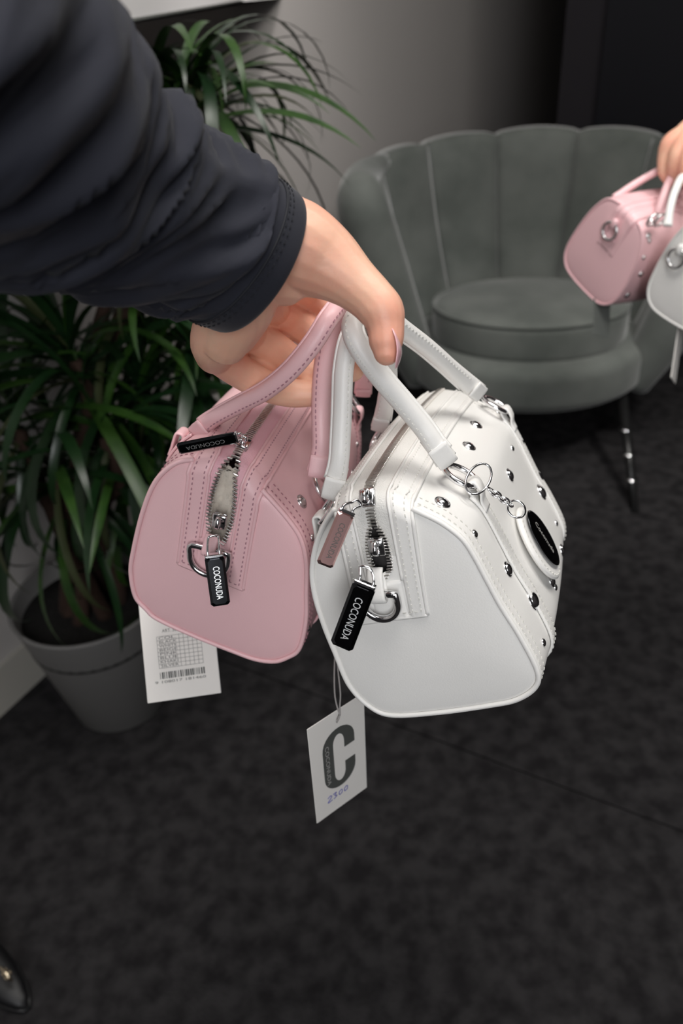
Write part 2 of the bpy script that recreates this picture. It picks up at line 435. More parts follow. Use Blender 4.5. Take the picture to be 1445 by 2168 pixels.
    def strip(s, l0, l1, d0, d1, h, th, name, m, push=0, open_=False, n=90, seg=10):
        mb = MB(); P_ = []; Nn = []; Wd = []
        D = list(np.linspace(d0, min(d1, s.Lf), n // 2)) + ([] if d1 <= s.Lf else list(np.linspace(s.Lf, min(d1, s.Lf + s.arc), 10))[1:]) + ([] if d1 <= s.Lf + s.arc else list(np.linspace(s.Lf + s.arc, d1, n // 2))[1:])
        # conforming strip: grid across
        K = 7; rows = []
        for d in D:
            o = s.half_open(d) if open_ else 0
            sg = 1 if (l0 + l1) > 0 else -1
            row = []
            for k in range(K):
                l = l0 + (l1 - l0) * k / (K - 1)
                if open_:
                    inner = abs(l) - min(abs(l0), abs(l1)); wd = abs(l1 - l0); l = sg * (min(abs(l0), abs(l1)) + o + inner * (1 - .6 * min(1, o / wd)))
                edge = 1 if 0 < k < K - 1 else .35
                row.append(s.S(l, d, h + th * edge))
            rows.append(row)
        vs = []; fs = []
        for row in rows: vs += [q[0] for q in row]
        for row in rows: vs += [q[0] - q[1] * (th + .001) for q in row]
        nR = len(rows); off = nR * K
        for i in range(nR - 1):
            for k in range(K - 1):
                a = i * K + k; fs.append((a, a + 1, a + K + 1, a + K)); fs.append((off + a, off + a + K, off + a + K + 1, off + a + 1))
            for k in (0, K - 1):
                a = i * K + k; fs.append((a, a + K, off + a + K, off + a) if k == 0 else (a, off + a, off + a + K, a + K))
        for k in range(K - 1):
            fs.append((k, off + k, off + k + 1, k + 1)); a = (nR - 1) * K + k; fs.append((a, a + 1, off + a + 1, off + a))
        return mesh(name, vs, fs, m, s.root)
    def gusset(s):
        W = s.W; D1 = s.Lf + s.arc + s.L - s.R - .004
        zi = .0098; z0 = .0
        s.strip(-W / 2, -zi, -.001, D1, .0006, .0017, 'zipper_facing', s.col)
        s.strip(zi, W / 2, -.001, D1, .0006, .0017, 'zipper_facing', s.col)
        tabtop = s.Lf * .36
        s.strip(-zi - .0006, zi + .0006, -.001, tabtop, .0006, .0012, 'zipper_end_patch', s.col, n=20)
        s.strip(-.0112, -.0016, tabtop - .004, D1, .0002, .0008, 'zip_tape', s.tape, open_=True)
        s.strip(.0016, .0112, tabtop - .004, D1, .0002, .0008, 'zip_tape', s.tape, open_=True)
        if not s.detail:
            return
        # rolled edge of the facing + stitching
        for sg in (-1, 1):
            pth = [s.S(sg * W / 2, d, .0012)[0] for d in np.linspace(0, D1, 120)]
            m = MB().add(*tube(pth, .0012, 6)); m.build('facing_edge', s.col, s.root)
            pth = [s.S(sg * zi, d, .0016)[0] for d in np.linspace(tabtop, D1, 110)]
            m = MB().add(*tube(pth, .0009, 6)); m.build('facing_edge', s.col, s.root)
        pth = [s.S(l, 0, .0012)[0] for l in np.linspace(-W / 2, W / 2, 20)]
        MB().add(*tube(pth, .0012, 6)).build('facing_edge', s.col, s.root)
        m = MB()
        for l in (-W / 2 + .0028, W / 2 - .0028, -zi - .0026, zi + .0026):
            q = [s.S(l, d, .0024) for d in np.linspace(.003 if abs(l) > .012 else tabtop, D1, 240)]
            stitches(m, [x[0] for x in q], [x[1] for x in q])
        q = [s.S(l, .003, .0024) for l in np.linspace(-W / 2 + .003, W / 2 - .003, 30)]
        stitches(m, [x[0] for x in q], [x[1] for x in q])
        m.build('facing_stitching', s.st, s.root, smooth=False, stuff=True)
        # zip teeth
        for sg in (-1, 1):
            m = MB(); d = tabtop + .002; i = 0
            while d < D1:
                o = s.half_open(d); l = sg * (.0009 + o); p, nn = s.S(l, d, .0014); p2, _ = s.S(l + sg * .001, d, .0014); p3, _ = s.S(l, d + .0005, .0014)
                ax = (p2 - p).normalized(); ay = nn.cross(ax).normalized()
                if ay.length > .5: m.add(*box(p, ax, ay, nn, .0034, s.tsp * .42, .0019, .0003))
                d += s.tsp; i += 1
            m.build('zip_teeth', 'teeth', s.root, smooth=False, stuff=True)
    def stuffing(s, m='stuffing'):
        if not s.zopen: return
        d0, d1, mm_ = s.zopen; mb = MB(); V = []; n1, n2 = 26, 12
        for i in range(n1):
            d = d0 - .004 + (d1 - d0 + .008) * i / (n1 - 1)
            for j in range(n2):
                l = -.010 + .020 * j / (n2 - 1); p, nn = s.S(l, min(d, s.Lf + s.arc + .05), -.007 - .004 * random.random()); V.append(p)
        fs = [(i * n2 + j, i * n2 + j + 1, (i + 1) * n2 + j + 1, (i + 1) * n2 + j) for i in range(n1 - 1) for j in range(n2 - 1)]
        mesh('stuffing_paper', V, fs, m, s.root)
    def hit(s, px):
        for k in range(14):
            r = Vector(ray(*px)).normalized(); h = s.bvh.ray_cast(Vector(CAM), r)
            if h[0] is not None: break
            px = (px[0] - 5, px[1])
        if h[0] is None: return None
        n = h[1] if h[1].dot(r) < 0 else -h[1]
        return s.Mi @ h[0], (s.M.to_3x3().transposed() @ n).normalized()
    def side(s, p, sgn=1):
        """profile index nearest to local point p"""
        return min(range(s.n), key=lambda i: (s.pr[i].x - p.x) ** 2 + (s.pr[i].z - p.z) ** 2)
    def Q(s, i, y, h=0):
        p = s.pr[i % s.n]; k = s.bul(y); q = s.cen + (p - s.cen) * k
        t = (s.pr[(i + 2) % s.n] - s.pr[(i - 2) % s.n]).normalized(); n = Vector((-t.z, 0, t.x))
        if n.dot(p - s.cen) < 0: n = -n
        return Vector((q.x, y, q.z)) + n * h, n
    def strap(s, y, i0, i1, w=.013, th=.0018, name='front_strap'):
        N = 34; idx = np.linspace(i0, i1, N)
        def QQ(f, y, h):
            a = int(math.floor(f)); u = f - a; p, n = s.Q(a, y, h); p2, n2 = s.Q(a + 1, y, h); return p.lerp(p2, u), n.lerp(n2, u).normalized()
        q = [QQ(f, y, th / 2) for f in idx]
        m = MB().add(*sweep([a for a, b in q], [b for a, b in q], w, th, 12, 5)); o = m.build(name, s.col, s.root)
        if s.detail:
            m = MB()
            for dy in (-w / 2 + .0022, w / 2 - .0022):
                q = [QQ(f, y + dy, th + .0002) for f in np.linspace(i0, i1, 120)]; stitches(m, [a for a, b in q], [b for a, b in q])
            m.build('strap_stitching', s.st, s.root, smooth=False, stuff=True)
    def dring(s, c, n, along, r=.0088, wire=.0014, name='ring'):
        x, y, z = frame(n, along)
        return MB().add(*torus(c, x, y, r, r * .82, wire)).build(name, 'chrome', s.root)
    def stud(s, px=None, r=.004, loc=None):
        if loc is None:
            h = s.hit(px)
            if h is None: return
            p, n = h
        else: p, n = loc
        x, y, z = frame(n, Vector((0, 1, 0)))
        q = r * .80
        prof = [(r, -.0006), (r * 1.02, .0002), (r * .97, .0006), (r * .86, .0006), (q, .0005)] + [(q * math.cos(a), .0005 + r * .40 * math.sin(a)) for a in (.25, .5, .75, 1.0, 1.25, 1.45)] + [(r * .02, .0005 + r * .40)]
        if r < .003: prof = [(r, -.0004)] + [(r * math.cos(a), r * .62 * math.sin(a)) for a in (.3, .6, .9, 1.2, 1.42)] + [(r * .02, r * .62)]
        MB().add(*lathe(prof, p, x, y, z, 20)).build('stud', 'chrome', s.root)

def chain_path(pts, n=70): return [P(*q[:3]) for q in cat_rom(pts, n)]
def handle(bag, pts, name='handle', r=.0049, ends=True, stitch_dir=None, n=90):
    """pts px,py,depth from ring to ring (world); built in bag local space"""
    W = [P(*q) for q in pts]
    pw = [Vector(q) for q in cat_rom([tuple(a) for a in W], n)]
    pl = [bag.Mi @ p for p in pw]
    T = tangents(pl, False)
    toc = [(bag.Mi @ Vector(CAM) - p).normalized() for p in pl]
    N = []
    for t, c in zip(T, toc):
        v = (c - t * c.dot(t)).normalized(); N.append(v)
    # smooth normals
    for _ in range(6): N = [(N[max(i - 1, 0)] + N[i] + N[min(i + 1, n - 1)]).normalized() for i in range(n)]
    wd = []; th = []
    for i in range(n):
        e = min(i, n - 1 - i) / (n * .10)
        k = min(1, e)
        wd.append(2 * r * (1.18 - .18 * k)); th.append(2 * r * (.42 + .58 * min(1, e * .8)))
    o = MB().add(*sweep(pl, N, wd, th, 16, 2.2)).build(name, bag.col, bag.root)
    # raised binding seam + stitches on the visible flank
    B = [t.cross(v) for t, v in zip(T, N)]
    sd = -1 if stitch_dir is None else stitch_dir
    line = [p + v * (t_ / 2 * .86) + b * sd * w_ * .27 for p, v, b, t_, w_ in zip(pl, N, B, th, wd)]
    if bag.detail:
        m = MB(); fine = [Vector(q) for q in cat_rom([tuple(a) for a in line], 400)]; nf = [Vector(q) for q in cat_rom([tuple(a) for a in N], 400)]
        stitches(m, [f + q * .0003 for f, q in zip(fine, nf)][20:-20], nf[20:-20], L=.0024, gap=.0011, r=.00038)
        m.build('handle_stitching', bag.st, o, smooth=False, stuff=True)
        rid = [p - v * (t_ * .02) + b * (-sd) * w_ * .5 for p, v, b, t_, w_ in zip(pl, N, B, th, wd)]
        MB().add(*tube(rid[4:-4], .0011, 6)).build('handle_seam', bag.col, o)
    if ends:
        for e in (0, -1):
            p = pl[e]; t = T[e] * (1 if e == 0 else -1)  # pointing into the handle
            tabp = [p + t * k + N[e] * hh for k, hh in ((.015, -.0046), (.009, -.0040), (.003, -.0032), (-.0012, -.0021), (-.0028, 0), (-.0012, .0020), (.003, .0028), (.010, .0038))]
            tabp = [Vector(q) for q in cat_rom([tuple(a) for a in tabp], 24)]
            MB().add(*sweep(tabp, B[e] if False else [t.cross(b) if True else b for t, b in zip(tangents(tabp, False), [B[e]] * 24)], .0112, .0016, 14, 2.4)).build('handle_tab', bag.col, bag.root)
    return pl, T, N
def ring_at(bag, px, depth=None, h=.004, r=.0088, along=None, wire=.0014, twist=0):
    if depth is None:
        p, n = bag.hit(px); p = p + n * h
    else:
        p = bag.Mi @ P(*px, depth); i = bag.side(p); n = bag.Q(i, .05)[1]
    al = along if along is not None else Vector((0, 1, 0)).cross(n)
    if twist: al = Matrix.Rotation(twist, 3, n) @ al
    bag.dring(p, n, al, r, wire); return p, n
def loop_tab(bag, i, step, y, hr, w=.011, lo=.0095, length=.017):
    """leather loop that lies on the surface below a ring at profile index i"""
    per = sum((bag.pr[(k + 1) % bag.n] - bag.pr[k]).length for k in range(bag.n)) / bag.n
    def q(d, h):
        f = i + step * d / per; a = int(math.floor(f)); u = f - a
        return bag.Q(a, y, h)[0].lerp(bag.Q(a + 1, y, h)[0], u)
    pts = [q(length, .0006), q(lo + .003, .0012), q(lo - .0015, hr - .0030), q(lo - .0042, hr - .0004), q(lo - .0020, hr + .0026), q(lo + .003, hr + .0004), q(length - .001, .0030), q(length + .004, .0020)]
    pp = [Vector(a) for a in cat_rom([tuple(a) for a in pts], 30)]
    MB().add(*sweep(pp, [t.cross(Vector((0, 1, 0))) for t in tangents(pp, False)], w, .0018, 12, 4)).build('ring_tab', bag.col, bag.root)
def pull(bag, name, A, B, width, thick, slider, look=None, tilt=0, label=None, tmat='gun'):
    """zip pull: A top (px,py,d), B bottom; slider at (px,py,d)"""
    a = bag.Mi @ P(*A); b = bag.Mi @ P(*B); t = (b - a); L = t.length; t.normalize()
    c = (bag.Mi @ Vector(CAM) - a).normalized(); n = (c - t * c.dot(t)).normalized()
    if look is not None: c = (c + ((bag.Mi @ look) - a).normalized()).normalized(); n = (c - t * c.dot(t)).normalized()
    if tilt: n = Matrix.Rotation(tilt, 3, t) @ n
    x = n.cross(t)
    o = MB().add(*box((a + b) / 2, t, x, n, L, width, thick, width * .13)).build(name, tmat, bag.root, smooth=False, label=label)
    m = MB(); text_on(m, 'COCONUDA', (a + b) / 2 + t * L * .02, t, n.cross(t), n, width * .48, thick / 2 + .00015, fit=L * .66)
    m.build('lettering', 'silver' if tmat == 'gun' else 'ink', o, smooth=False)
    s_ = bag.Mi @ P(*slider)
    # U link between slider and plate
    u = MB(); hw = width * .30
    top = s_.lerp(a, .45)
    pts = [a + x * hw + t * .001, a + x * hw - t * .003, top + x * hw * .9, top + x * hw * .4 - t * .0015, top - x * hw * .4 - t * .0015, top - x * hw * .9, a - x * hw - t * .003, a - x * hw + t * .001]
    q = [Vector(v) for v in cat_rom([tuple(v) for v in pts], 36)]
    u.add(*tube(q, .00075, 8)); u.build('pull_link', 'chrome', o)
    u = MB(); u.add(*box(a - t * .0004, x, t, n, width * .95, .0018, thick * 1.15, .0004)); u.build('pull_collar', 'chrome', o, smooth=False)
    return o, s_, n
def slider(bag, px, l=0):
    p = bag.Mi @ P(*px); c = (bag.Mi @ Vector(CAM) - p).normalized()
    # nearest strip direction
    best = min(np.linspace(.02, bag.Lf + bag.arc + .03, 120), key=lambda d: (bag.S(l, d, .003)[0] - p).length)
    q, n = bag.S(l, best, .003); q2, _ = bag.S(l, best + .002, .003); t = (q2 - q).normalized(); x = n.cross(t)
    m = MB(); m.add(*box(q, x, t, n, .0085, .0095, .0018, .0006)); m.add(*box(q - n * .0024, x, t, n, .0075, .009, .001, .0004))
    m.add(*box(q + t * .0035 - n * .001, x, t, n, .003, .002, .003, .0005))
    arc = [q + t * (.0038 * math.cos(a)) + n * (.0009 + .0036 * math.sin(a)) for a in np.linspace(0, math.pi, 14)]
    m.add(*sweep(arc, x, .0014, .003, 8, 3)); o = m.build('zip_slider', 'chrome', bag.root)
    return q, n, t

# ---- white bag
WPROF = [(671, 1137), (657, 1199), (661, 1257), (681, 1324), (706, 1386), (735, 1453), (777, 1498), (827, 1519), (931, 1513), (1039, 1498), (1095, 1486), (1134, 1460), (1138, 1425), (1102, 1353), (1060, 1286), (1031, 1232), (1002, 1178), (977, 1142), (936, 1110), (893, 1088), (854, 1070), (820, 1054), (780, 1046), (740, 1052), (700, 1085)]
wb = Bag('white_handbag', 'white leather studded bowling handbag with silver zip, held in front at right', 'bowling handbags held by the near hand', P(900, 1300, .40), (1300, 340), (830, 1522), (1080, 1505), WPROF, .200, 'white', 'white_st', 'white_tape', (832, 1308), (783, 1072), .0400, (.026, .055, .0045))
# ---- pink bag
PPROF = [(362, 985), (324, 1023), (298, 1087), (279, 1166), (273, 1214), (283, 1266), (306, 1293), (330, 1314), (406, 1349), (489, 1382), (539, 1400), (579, 1405), (607, 1397), (633, 1378), (647, 1320), (648, 1259), (648, 1193), (636, 1143), (612, 1105), (578, 1065), (555, 1040), (530, 1010), (500, 988), (450, 975), (400, 974)]
pb = Bag('pink_handbag', 'pink leather bowling handbag with half open zip, held behind the white one', 'bowling handbags held by the near hand', P(465, 1200, .46), (1050, 220), (330, 1314), (539, 1400), PPROF, .195, 'pink', 'pink_st', 'pink_tape', (447, 1218), (483, 1000), .0430, (.024, .082, .0064))
for b in (wb, pb):
    b.body(); b.gusset()
pb.stuffing('stuffing'); wb.stuffing('lining')

# studs on the white front panel
BIG, MED, SML = .0062, .0045, .0024
for px, r in [((1007, 900), MED), ((992, 945), MED), ((936, 1064), MED), ((1078, 1006), MED), ((1083, 949), SML), ((1103, 873), SML), ((1147, 937), MED), ((1145, 1042), BIG), ((1184, 1009), BIG),
              ((1176, 1108), SML), ((1004, 1130), SML), ((1074, 1205), MED), ((1127, 1270), BIG), ((1166, 1229), MED), ((1149, 1360), SML), ((1197, 1042), SML), ((1171, 1172), SML), ((1200, 1108), SML), ((1198, 1165), MED), ((1174, 1243), SML)]:
    wb.stud(px, r)
for px, r in [((638, 1062), MED), ((660, 1138), SML), ((742, 878), MED), ((765, 941), SML), ((744, 1006), MED), ((652, 1330), SML), ((690, 1010), MED)]:
    pb.stud(px, r)

# rings, straps and handles: white front
def front_set(bag, px_near, px_far, w=.0125):
    out = []
    for px in (px_near, px_far):
        p, n = ring_at(bag, px, h=.0060, r=.0098, wire=.0018)
        i = bag.side(p); dn = bag.Q(i, p.y)[0] - bag.Q(i + 3, p.y)[0]
        if dn.z > 0: dn = -dn
        dn.normalize()
        step = -1 if bag.pr[(i - 3) % bag.n].z < bag.pr[i].z else 1
        loop_tab(bag, i, step, p.y, .006)
        j = i
        while bag.pr[j % bag.n].z > min(q.z for q in bag.pr) + .006: j += step
        bag.strap(p.y, i + step * 5, j, w)
        out.append((p, n, dn))
    return out
wf = front_set(wb, (965, 1026), (1040, 872))
pf = front_set(pb, (668, 1042), (765, 862))
handle(wb, [(944, 974, .398), (925, 948, .396), (895, 905, .394), (853, 855, .389), (808, 803, .383), (770, 752, .378), (748, 712, .376), (747, 680, .382), (772, 656, .395), (812, 664, .412), (850, 695, .428), (905, 737, .450), (965, 790, .476), (1014, 832, .495)], stitch_dir=-1, r=.0054)
handle(wb, [(702, 1046, .412), (717, 985, .407), (722, 920, .404), (725, 850, .402), (728, 780, .400), (742, 715, .398), (768, 690, .412), (795, 700, .435), (813, 740, .458), (820, 800, .480), (812, 865, .500), (803, 905, .512)], stitch_dir=1, r=.0052)
handle(pb, [(672, 1000, .446), (680, 945, .444), (679, 870, .440), (683, 790, .430), (696, 715, .420), (720, 660, .415), (748, 648, .430), (768, 690, .470), (772, 760, .515), (768, 832, .556)], stitch_dir=-1, r=.0057)
handle(pb, [(418, 915, .462), (450, 888, .452), (505, 858, .436), (562, 828, .418), (616, 784, .404), (664, 726, .396), (700, 670, .396), (724, 648, .420), (742, 690, .480), (735, 760, .535), (715, 830, .590)], stitch_dir=1, r=.0050)
# hidden-side rings (white left, pink left)
for bag, px, d, tw in ((wb, (693, 1078), .418, .3), (wb, (801, 925), .520, .3), (pb, (417, 930), .466, .4)):
    p = bag.Mi @ P(*px, d); i = bag.side(p); n = bag.Q(i, .03)[1]
    vw = (bag.Mi @ Vector(CAM) - p).normalized()
    al = Vector((0, 1, 0)).cross(n); bag.dring(p, (n + vw * .35), al, .0090, .0015)
    loop_tab(bag, i, 1 if bag.pr[(i + 6) % bag.n].z < bag.pr[i].z else -1, p.y, .004)
    bag.strap(min(max(p.y, .012), bag.L - .02), i, i + (12 if bag.pr[(i + 6) % bag.n].z < bag.pr[i].z else -12))
# end-face D rings with tab
def end_ring(bag, px, tabpx, r=.0098, wire=.0017, rot=0):
    c = bag.loc(px); c.y = -.0062; tb = bag.loc(tabpx); tb.y = -.004
    n = Vector((0, -1, 0)); t = (c - tb); t.y = 0; t.normalize(); x = n.cross(t)
    bar = c - t * r * .55
    # D shape: straight bar + arc
    pts = [bar + x * r] + [c + x * r * math.cos(a) + t * r * math.sin(a) * 1.0 for a in np.linspace(0, math.pi, 18)] + [bar - x * r] + [bar - x * r * .3 - t * .0005, bar + x * r * .3 - t * .0005]
    pts = [p + n * .0012 * math.sin(k) for k, p in enumerate(pts) if True] if False else pts
    q = [Vector(v) for v in cat_rom([tuple(v) for v in pts + [pts[0]]], 64)][:-1]
    MB().add(*tube(q, wire, 10, True)).build('end_ring', 'chrome', bag.root)
    tp = [tb - t * .004 + Vector((0, .0015, 0)), tb + Vector((0, -.0022, 0)), bar + t * .001 + Vector((0, -.0030, 0)), bar + t * .0033, bar + t * .001 + Vector((0, .0026, 0)), tb + Vector((0, .003, 0))]
    tq = [Vector(v) for v in cat_rom([tuple(v) for v in tp], 24)]
    MB().add(*sweep(tq, [tt.cross(x) for tt in tangents(tq, False)], .0085, .0022, 12, 4)).build('end_tab', bag.col, bag.root)
end_ring(wb, (812, 1266), (800, 1212), r=.0094, wire=.0021)
end_ring(pb, (449, 1172), (452, 1140), r=.0118, wire=.0019)
# zip pulls
sq, sn, st_ = slider(wb, (775, 1056, .385)); slider(wb, (776, 1172, .385))
pull(wb, 'zip_pull', (733, 1086, .366), (686, 1198, .366), .0088, .0022, (771, 1052, .372), tilt=-.3, tmat='rosy_reflection', label='slim metal zip pull with pink reflection put into its colour, dark lettering')
pull(wb, 'zip_pull', (772, 1238, .366), (722, 1370, .372), .0118, .0050, (777, 1183, .370), tilt=.1)
slider(pb, (520, 940, .44)); slider(pb, (452, 1102, .44))
pull(pb, 'zip_pull', (500, 926, .420), (377, 950, .425), .0068, .0030, (528, 932, .428), tilt=-.45)
pull(pb, 'zip_pull', (453, 1177, .428), (467, 1281, .434), .0110, .0050, (450, 1110, .432), tilt=0)
# key ring, chain and oval badge on the white bag
h = wb.hit((1122, 1146)); p, n = h
x, y, z = frame(n, wf[0][2])   # x runs down the bag
# leather oval with rolled rim
def disc(c, ax, ay, az, ra, rb, th, n_=44):
    mb = MB(); prof = [(.02, th / 2), (.86, th / 2), (.95, th * .42), (1, .1 * th), (1, -.1 * th), (.95, -th * .42), (.02, -th / 2)]
    vs = []; fs = []
    for k, zz in prof:
        for i in range(n_): a = 2 * math.pi * i / n_; vs.append(c + ax * ra * k * math.cos(a) + ay * rb * k * math.sin(a) + az * zz)
    for i in range(len(prof) - 1):
        for k in range(n_): fs.append((i * n_ + k, i * n_ + (k + 1) % n_, (i + 1) * n_ + (k + 1) % n_, (i + 1) * n_ + k))
    fs.append(tuple(range(n_))[::-1]); fs.append(tuple(range((len(prof) - 1) * n_, len(prof) * n_))); return mb.add(vs, fs)
cen = p + z * .0045
cen = cen - Vector((0, 1, 0)) * .003 + x * .002
ov = disc(cen, x, y, z, .0245, .0205, .0038).build('badge_leather', 'white', wb.root)
m = MB(); q = ring_pts(cen + z * .0019, x, y, .0222, .0182, 90); stitches(m, q + [q[0]], [z] * 91); m.build('badge_stitching', 'white_st', ov, smooth=False, stuff=True)
bc = cen + z * .0040 + Vector((0, 1, 0)) * .002 - x * .001
bd = disc(bc, x, y, z, .0190, .0150, .0012).build('badge_plate', 'gun', ov)
m = MB(); text_on(m, 'Coconuda', bc, x, y * (1 if y.dot(Vector((0, 1, 0))) > 0 else -1) if False else y, z, .0062, .0008, fit=.022); m.build('badge_lettering', 'ink_lt', bd, smooth=False)
kr = wb.Mi @ P(1012, 1014, .403)
MB().add(*torus(kr, *(lambda f: (f[0], f[1]))(frame((n * .6 + Vector((0, -.6, .3))).normalized(), Vector((0, 1, 0)))), .0100, .0060, .0007, 40, 8)).build('key_ring', 'chrome', wb.root)
pa = wb.Mi @ P(1040, 1040, .402); pc = wb.Mi @ P(1076, 1066, .404)
for k in range(5):
    u = k / 4; c_ = pa.lerp(pc, u) ; ax = (pc - pa).normalized(); sidev = n if k % 2 else n.cross(ax).normalized()
    MB().add(*torus(c_, ax, sidev, .0028, .0018, .0006, 16, 6)).build('chain_link', 'chrome', wb.root)
MB().add(*torus(wb.Mi @ P(1092, 1078, .405), x, z, .0052, .0045, .0007, 24, 8)).build('badge_ring', 'chrome', wb.root)

# ------------------------------------------------------------------ hang tags
def card(name, label, TL, TR, BL, th=.0006, group=None):
    if len(TR) == 2:
        r = ray(*TR); TR = (*TR, (P(*TL).z - H) / r[2])
        best = min(np.linspace(TL[2] - .06, TL[2] + .06, 241), key=lambda d: abs((P(*TR) - P(*TL)).normalized().dot((P(*TL) - P(BL[0], BL[1], d)).normalized())) + .4 * abs((P(*TL) - P(BL[0], BL[1], d)).normalized().z - 1))
        BL = (BL[0], BL[1], best)
    tl, tr, bl = P(*TL), P(*TR), P(*BL); x = (tr - tl); y = (tl - bl); w_, h_ = x.length, y.length; x.normalize(); y.normalize(); n = x.cross(y).normalized(); y = n.cross(x)
    if n.dot(Vector(CAM) - tl) < 0: n = -n
    c = (tl + tr) / 2 + (bl - tl) / 2
    root = empty(name, c, label, 'tag', group)
    MB().add(*box(c, x, y, n, w_, h_, th, .0003)).build('card', 'paper', root, smooth=False)
    return root, c, x, y, n, w_, h_
ct, c, x, y, n, w_, h_ = card('price_tag', 'white card hang tag with big grey letter C, hanging below the white handbag', (656, 1540, .462), (776, 1462), (664, 1748, .453))
def glyph_c(mb, c, x, y, n, w, h, t):
    """condensed rounded C as a stroke band"""
    pts = []; R = w / 2
    L_ = [(w / 2, h * .12)] + [(R * math.cos(a), h * .24 + h * .26 * math.sin(a)) for a in np.linspace(0, math.pi, 14)] + [(R * math.cos(a), -h * .24 + h * .26 * math.sin(a)) for a in np.linspace(math.pi, 2 * math.pi, 14)] + [(w / 2, -h * .12)]
    L2 = []
    Ri = R - t
    L2 = [(w / 2 - t, h * .12)] + [(Ri * math.cos(a), h * .24 + (h * .26 - t * .75) * math.sin(a)) for a in np.linspace(0, math.pi, 14)] + [(Ri * math.cos(a), -h * .24 + (h * .26 - t * .75) * math.sin(a)) for a in np.linspace(math.pi, 2 * math.pi, 14)] + [(w / 2 - t, -h * .12)]
    k = len(L_); vs = [c + x * a + y * b + n * .0005 for a, b in L_] + [c + x * a + y * b + n * .0005 for a, b in L2]
    mb.add(vs, [(i, i + 1, k + i + 1, k + i) for i in range(k - 1)])
gl = MB(); glyph_c(gl, c + y * h_ * .04, x, y, n, w_ * .58, h_ * .60, w_ * .19); go = gl.build('letter', 'ink', ct, smooth=False)
m = MB(); text_on(m, 'COCONUDA', c + y * h_ * .03 - x * w_ * .215, -y, x, n, .0042, .0007, fit=h_ * .40); m.build('small_lettering', 'ink_lt', ct, smooth=False)
m = MB()
def stroke(mb, pts, c, x, y, n, s, r=.00035):
    q = [Vector(v) for v in cat_rom([tuple(c + x * a * s + y * b * s + n * .0006) for a, b in pts], 24)]; mb.add(*sweep(q, n, r * 2, .0003, 6, 3))
base = c - y * h_ * .355 - x * w_ * .2
for k, g_ in enumerate([[(0, .8), (.4, 1), (.5, .7), (0, 0), (.6, .05)], [(0, .9), (.45, .95), (.2, .55), (.5, .3), (.05, 0)], [(.4, .8), (.1, .6), (.1, .1), (.45, .2), (.5, .7), (.35, .8)], [(.35, .8), (.1, .6), (.1, .1), (.45, .2), (.5, .7), (.3, .85)]]):
    stroke(m, g_, base + x * k * .0046 * 1.0 - x * .003, x, y, n, .0062)
m.build('handwriting', 'pen', ct)
m = MB(); e_ = P(718, 1512, .472) + n * .0008
for s_ in (-1, 1):
    q = [e_, P(716 + 3 * s_, 1495, .470), P(714 + 6 * s_, 1465, .470), P(711 + 3 * s_, 1400, .475), P(715, 1300, .49)]
    m.add(*tube([Vector(v) for v in cat_rom([tuple(v) for v in q], 24)], .00055, 6))
m.add(*tube([e_ - n * .0003, e_ - y * .003 - x * .0015, e_ - y * .005 - x * .003], .0006, 6)); m.build('string', 'string', ct)

bt, c, x, y, n, w_, h_ = card('barcode_tag', 'white card hang tag with printed table and barcode, hanging below the pink handbag', (284, 1264, .535), (438, 1246, .545), (320, 1488, .528))
m = MB(); m2 = MB()
rows = ['COL.', 'BLACK', 'WHITE', 'BEIGE', 'PINK', 'BLUE', 'KHAKI', 'SILVER']
tw = w_ * .60; X0 = -w_ * .30; rh = h_ * .037; top = h_ * .10
text_on(m, 'ART. 58', c + x * (X0 + tw * .3) + y * (top + rh * 1.3), x, y, n, rh * 1.2, .00045, sx=.9)
text_on(m, 'COCONUDA', c + x * (X0 + tw * .25) + y * (h_ * .33), x, y, n, rh * 1.0, .00045, sx=.9)
for i, rt in enumerate(rows):
    text_on(m, rt, c + x * (X0 + tw * .24) + y * (top - rh * (i + .5)), x, y, n, rh * .95, .00045, fit=tw * .40)
for i in range(len(rows) + 1):
    m.add(*box(c + x * (X0 + tw / 2) + y * (top - rh * i) + n * .00042, x, y, n, tw, .00022, .0001))
for k in (0, .5, .6, .7, .8, .9, 1):
    m.add(*box(c + x * (X0 + tw * k) + y * (top - rh * len(rows) / 2) + n * .00042, x, y, n, .00022, rh * len(rows), .0001))
m.build('printed_table', 'ink', bt, smooth=False)
rr = random.Random(3); xx = 0
while xx < tw:
    bw = rr.choice([.0004, .0006, .001]); m2.add(*box(c + x * (X0 + xx + bw / 2) + y * (-h_ * .265) + n * .00042, x, y, n, bw, h_ * .062, .0001)); xx += bw + rr.choice([.0004, .0006, .0009])
text_on(m2, '9 108017 181460', c + x * (X0 + tw * .45) - y * h_ * .325, x, y, n, rh * .9, .00045, fit=tw * 1.15)
m2.build('barcode', 'ink', bt, smooth=False)
m = MB(); m.add(*tube([c + y * h_ * .44 + n * .0006, c + y * h_ * .52, P(385, 1225, .553)], .0005, 6)); m.build('string', 'string', bt)

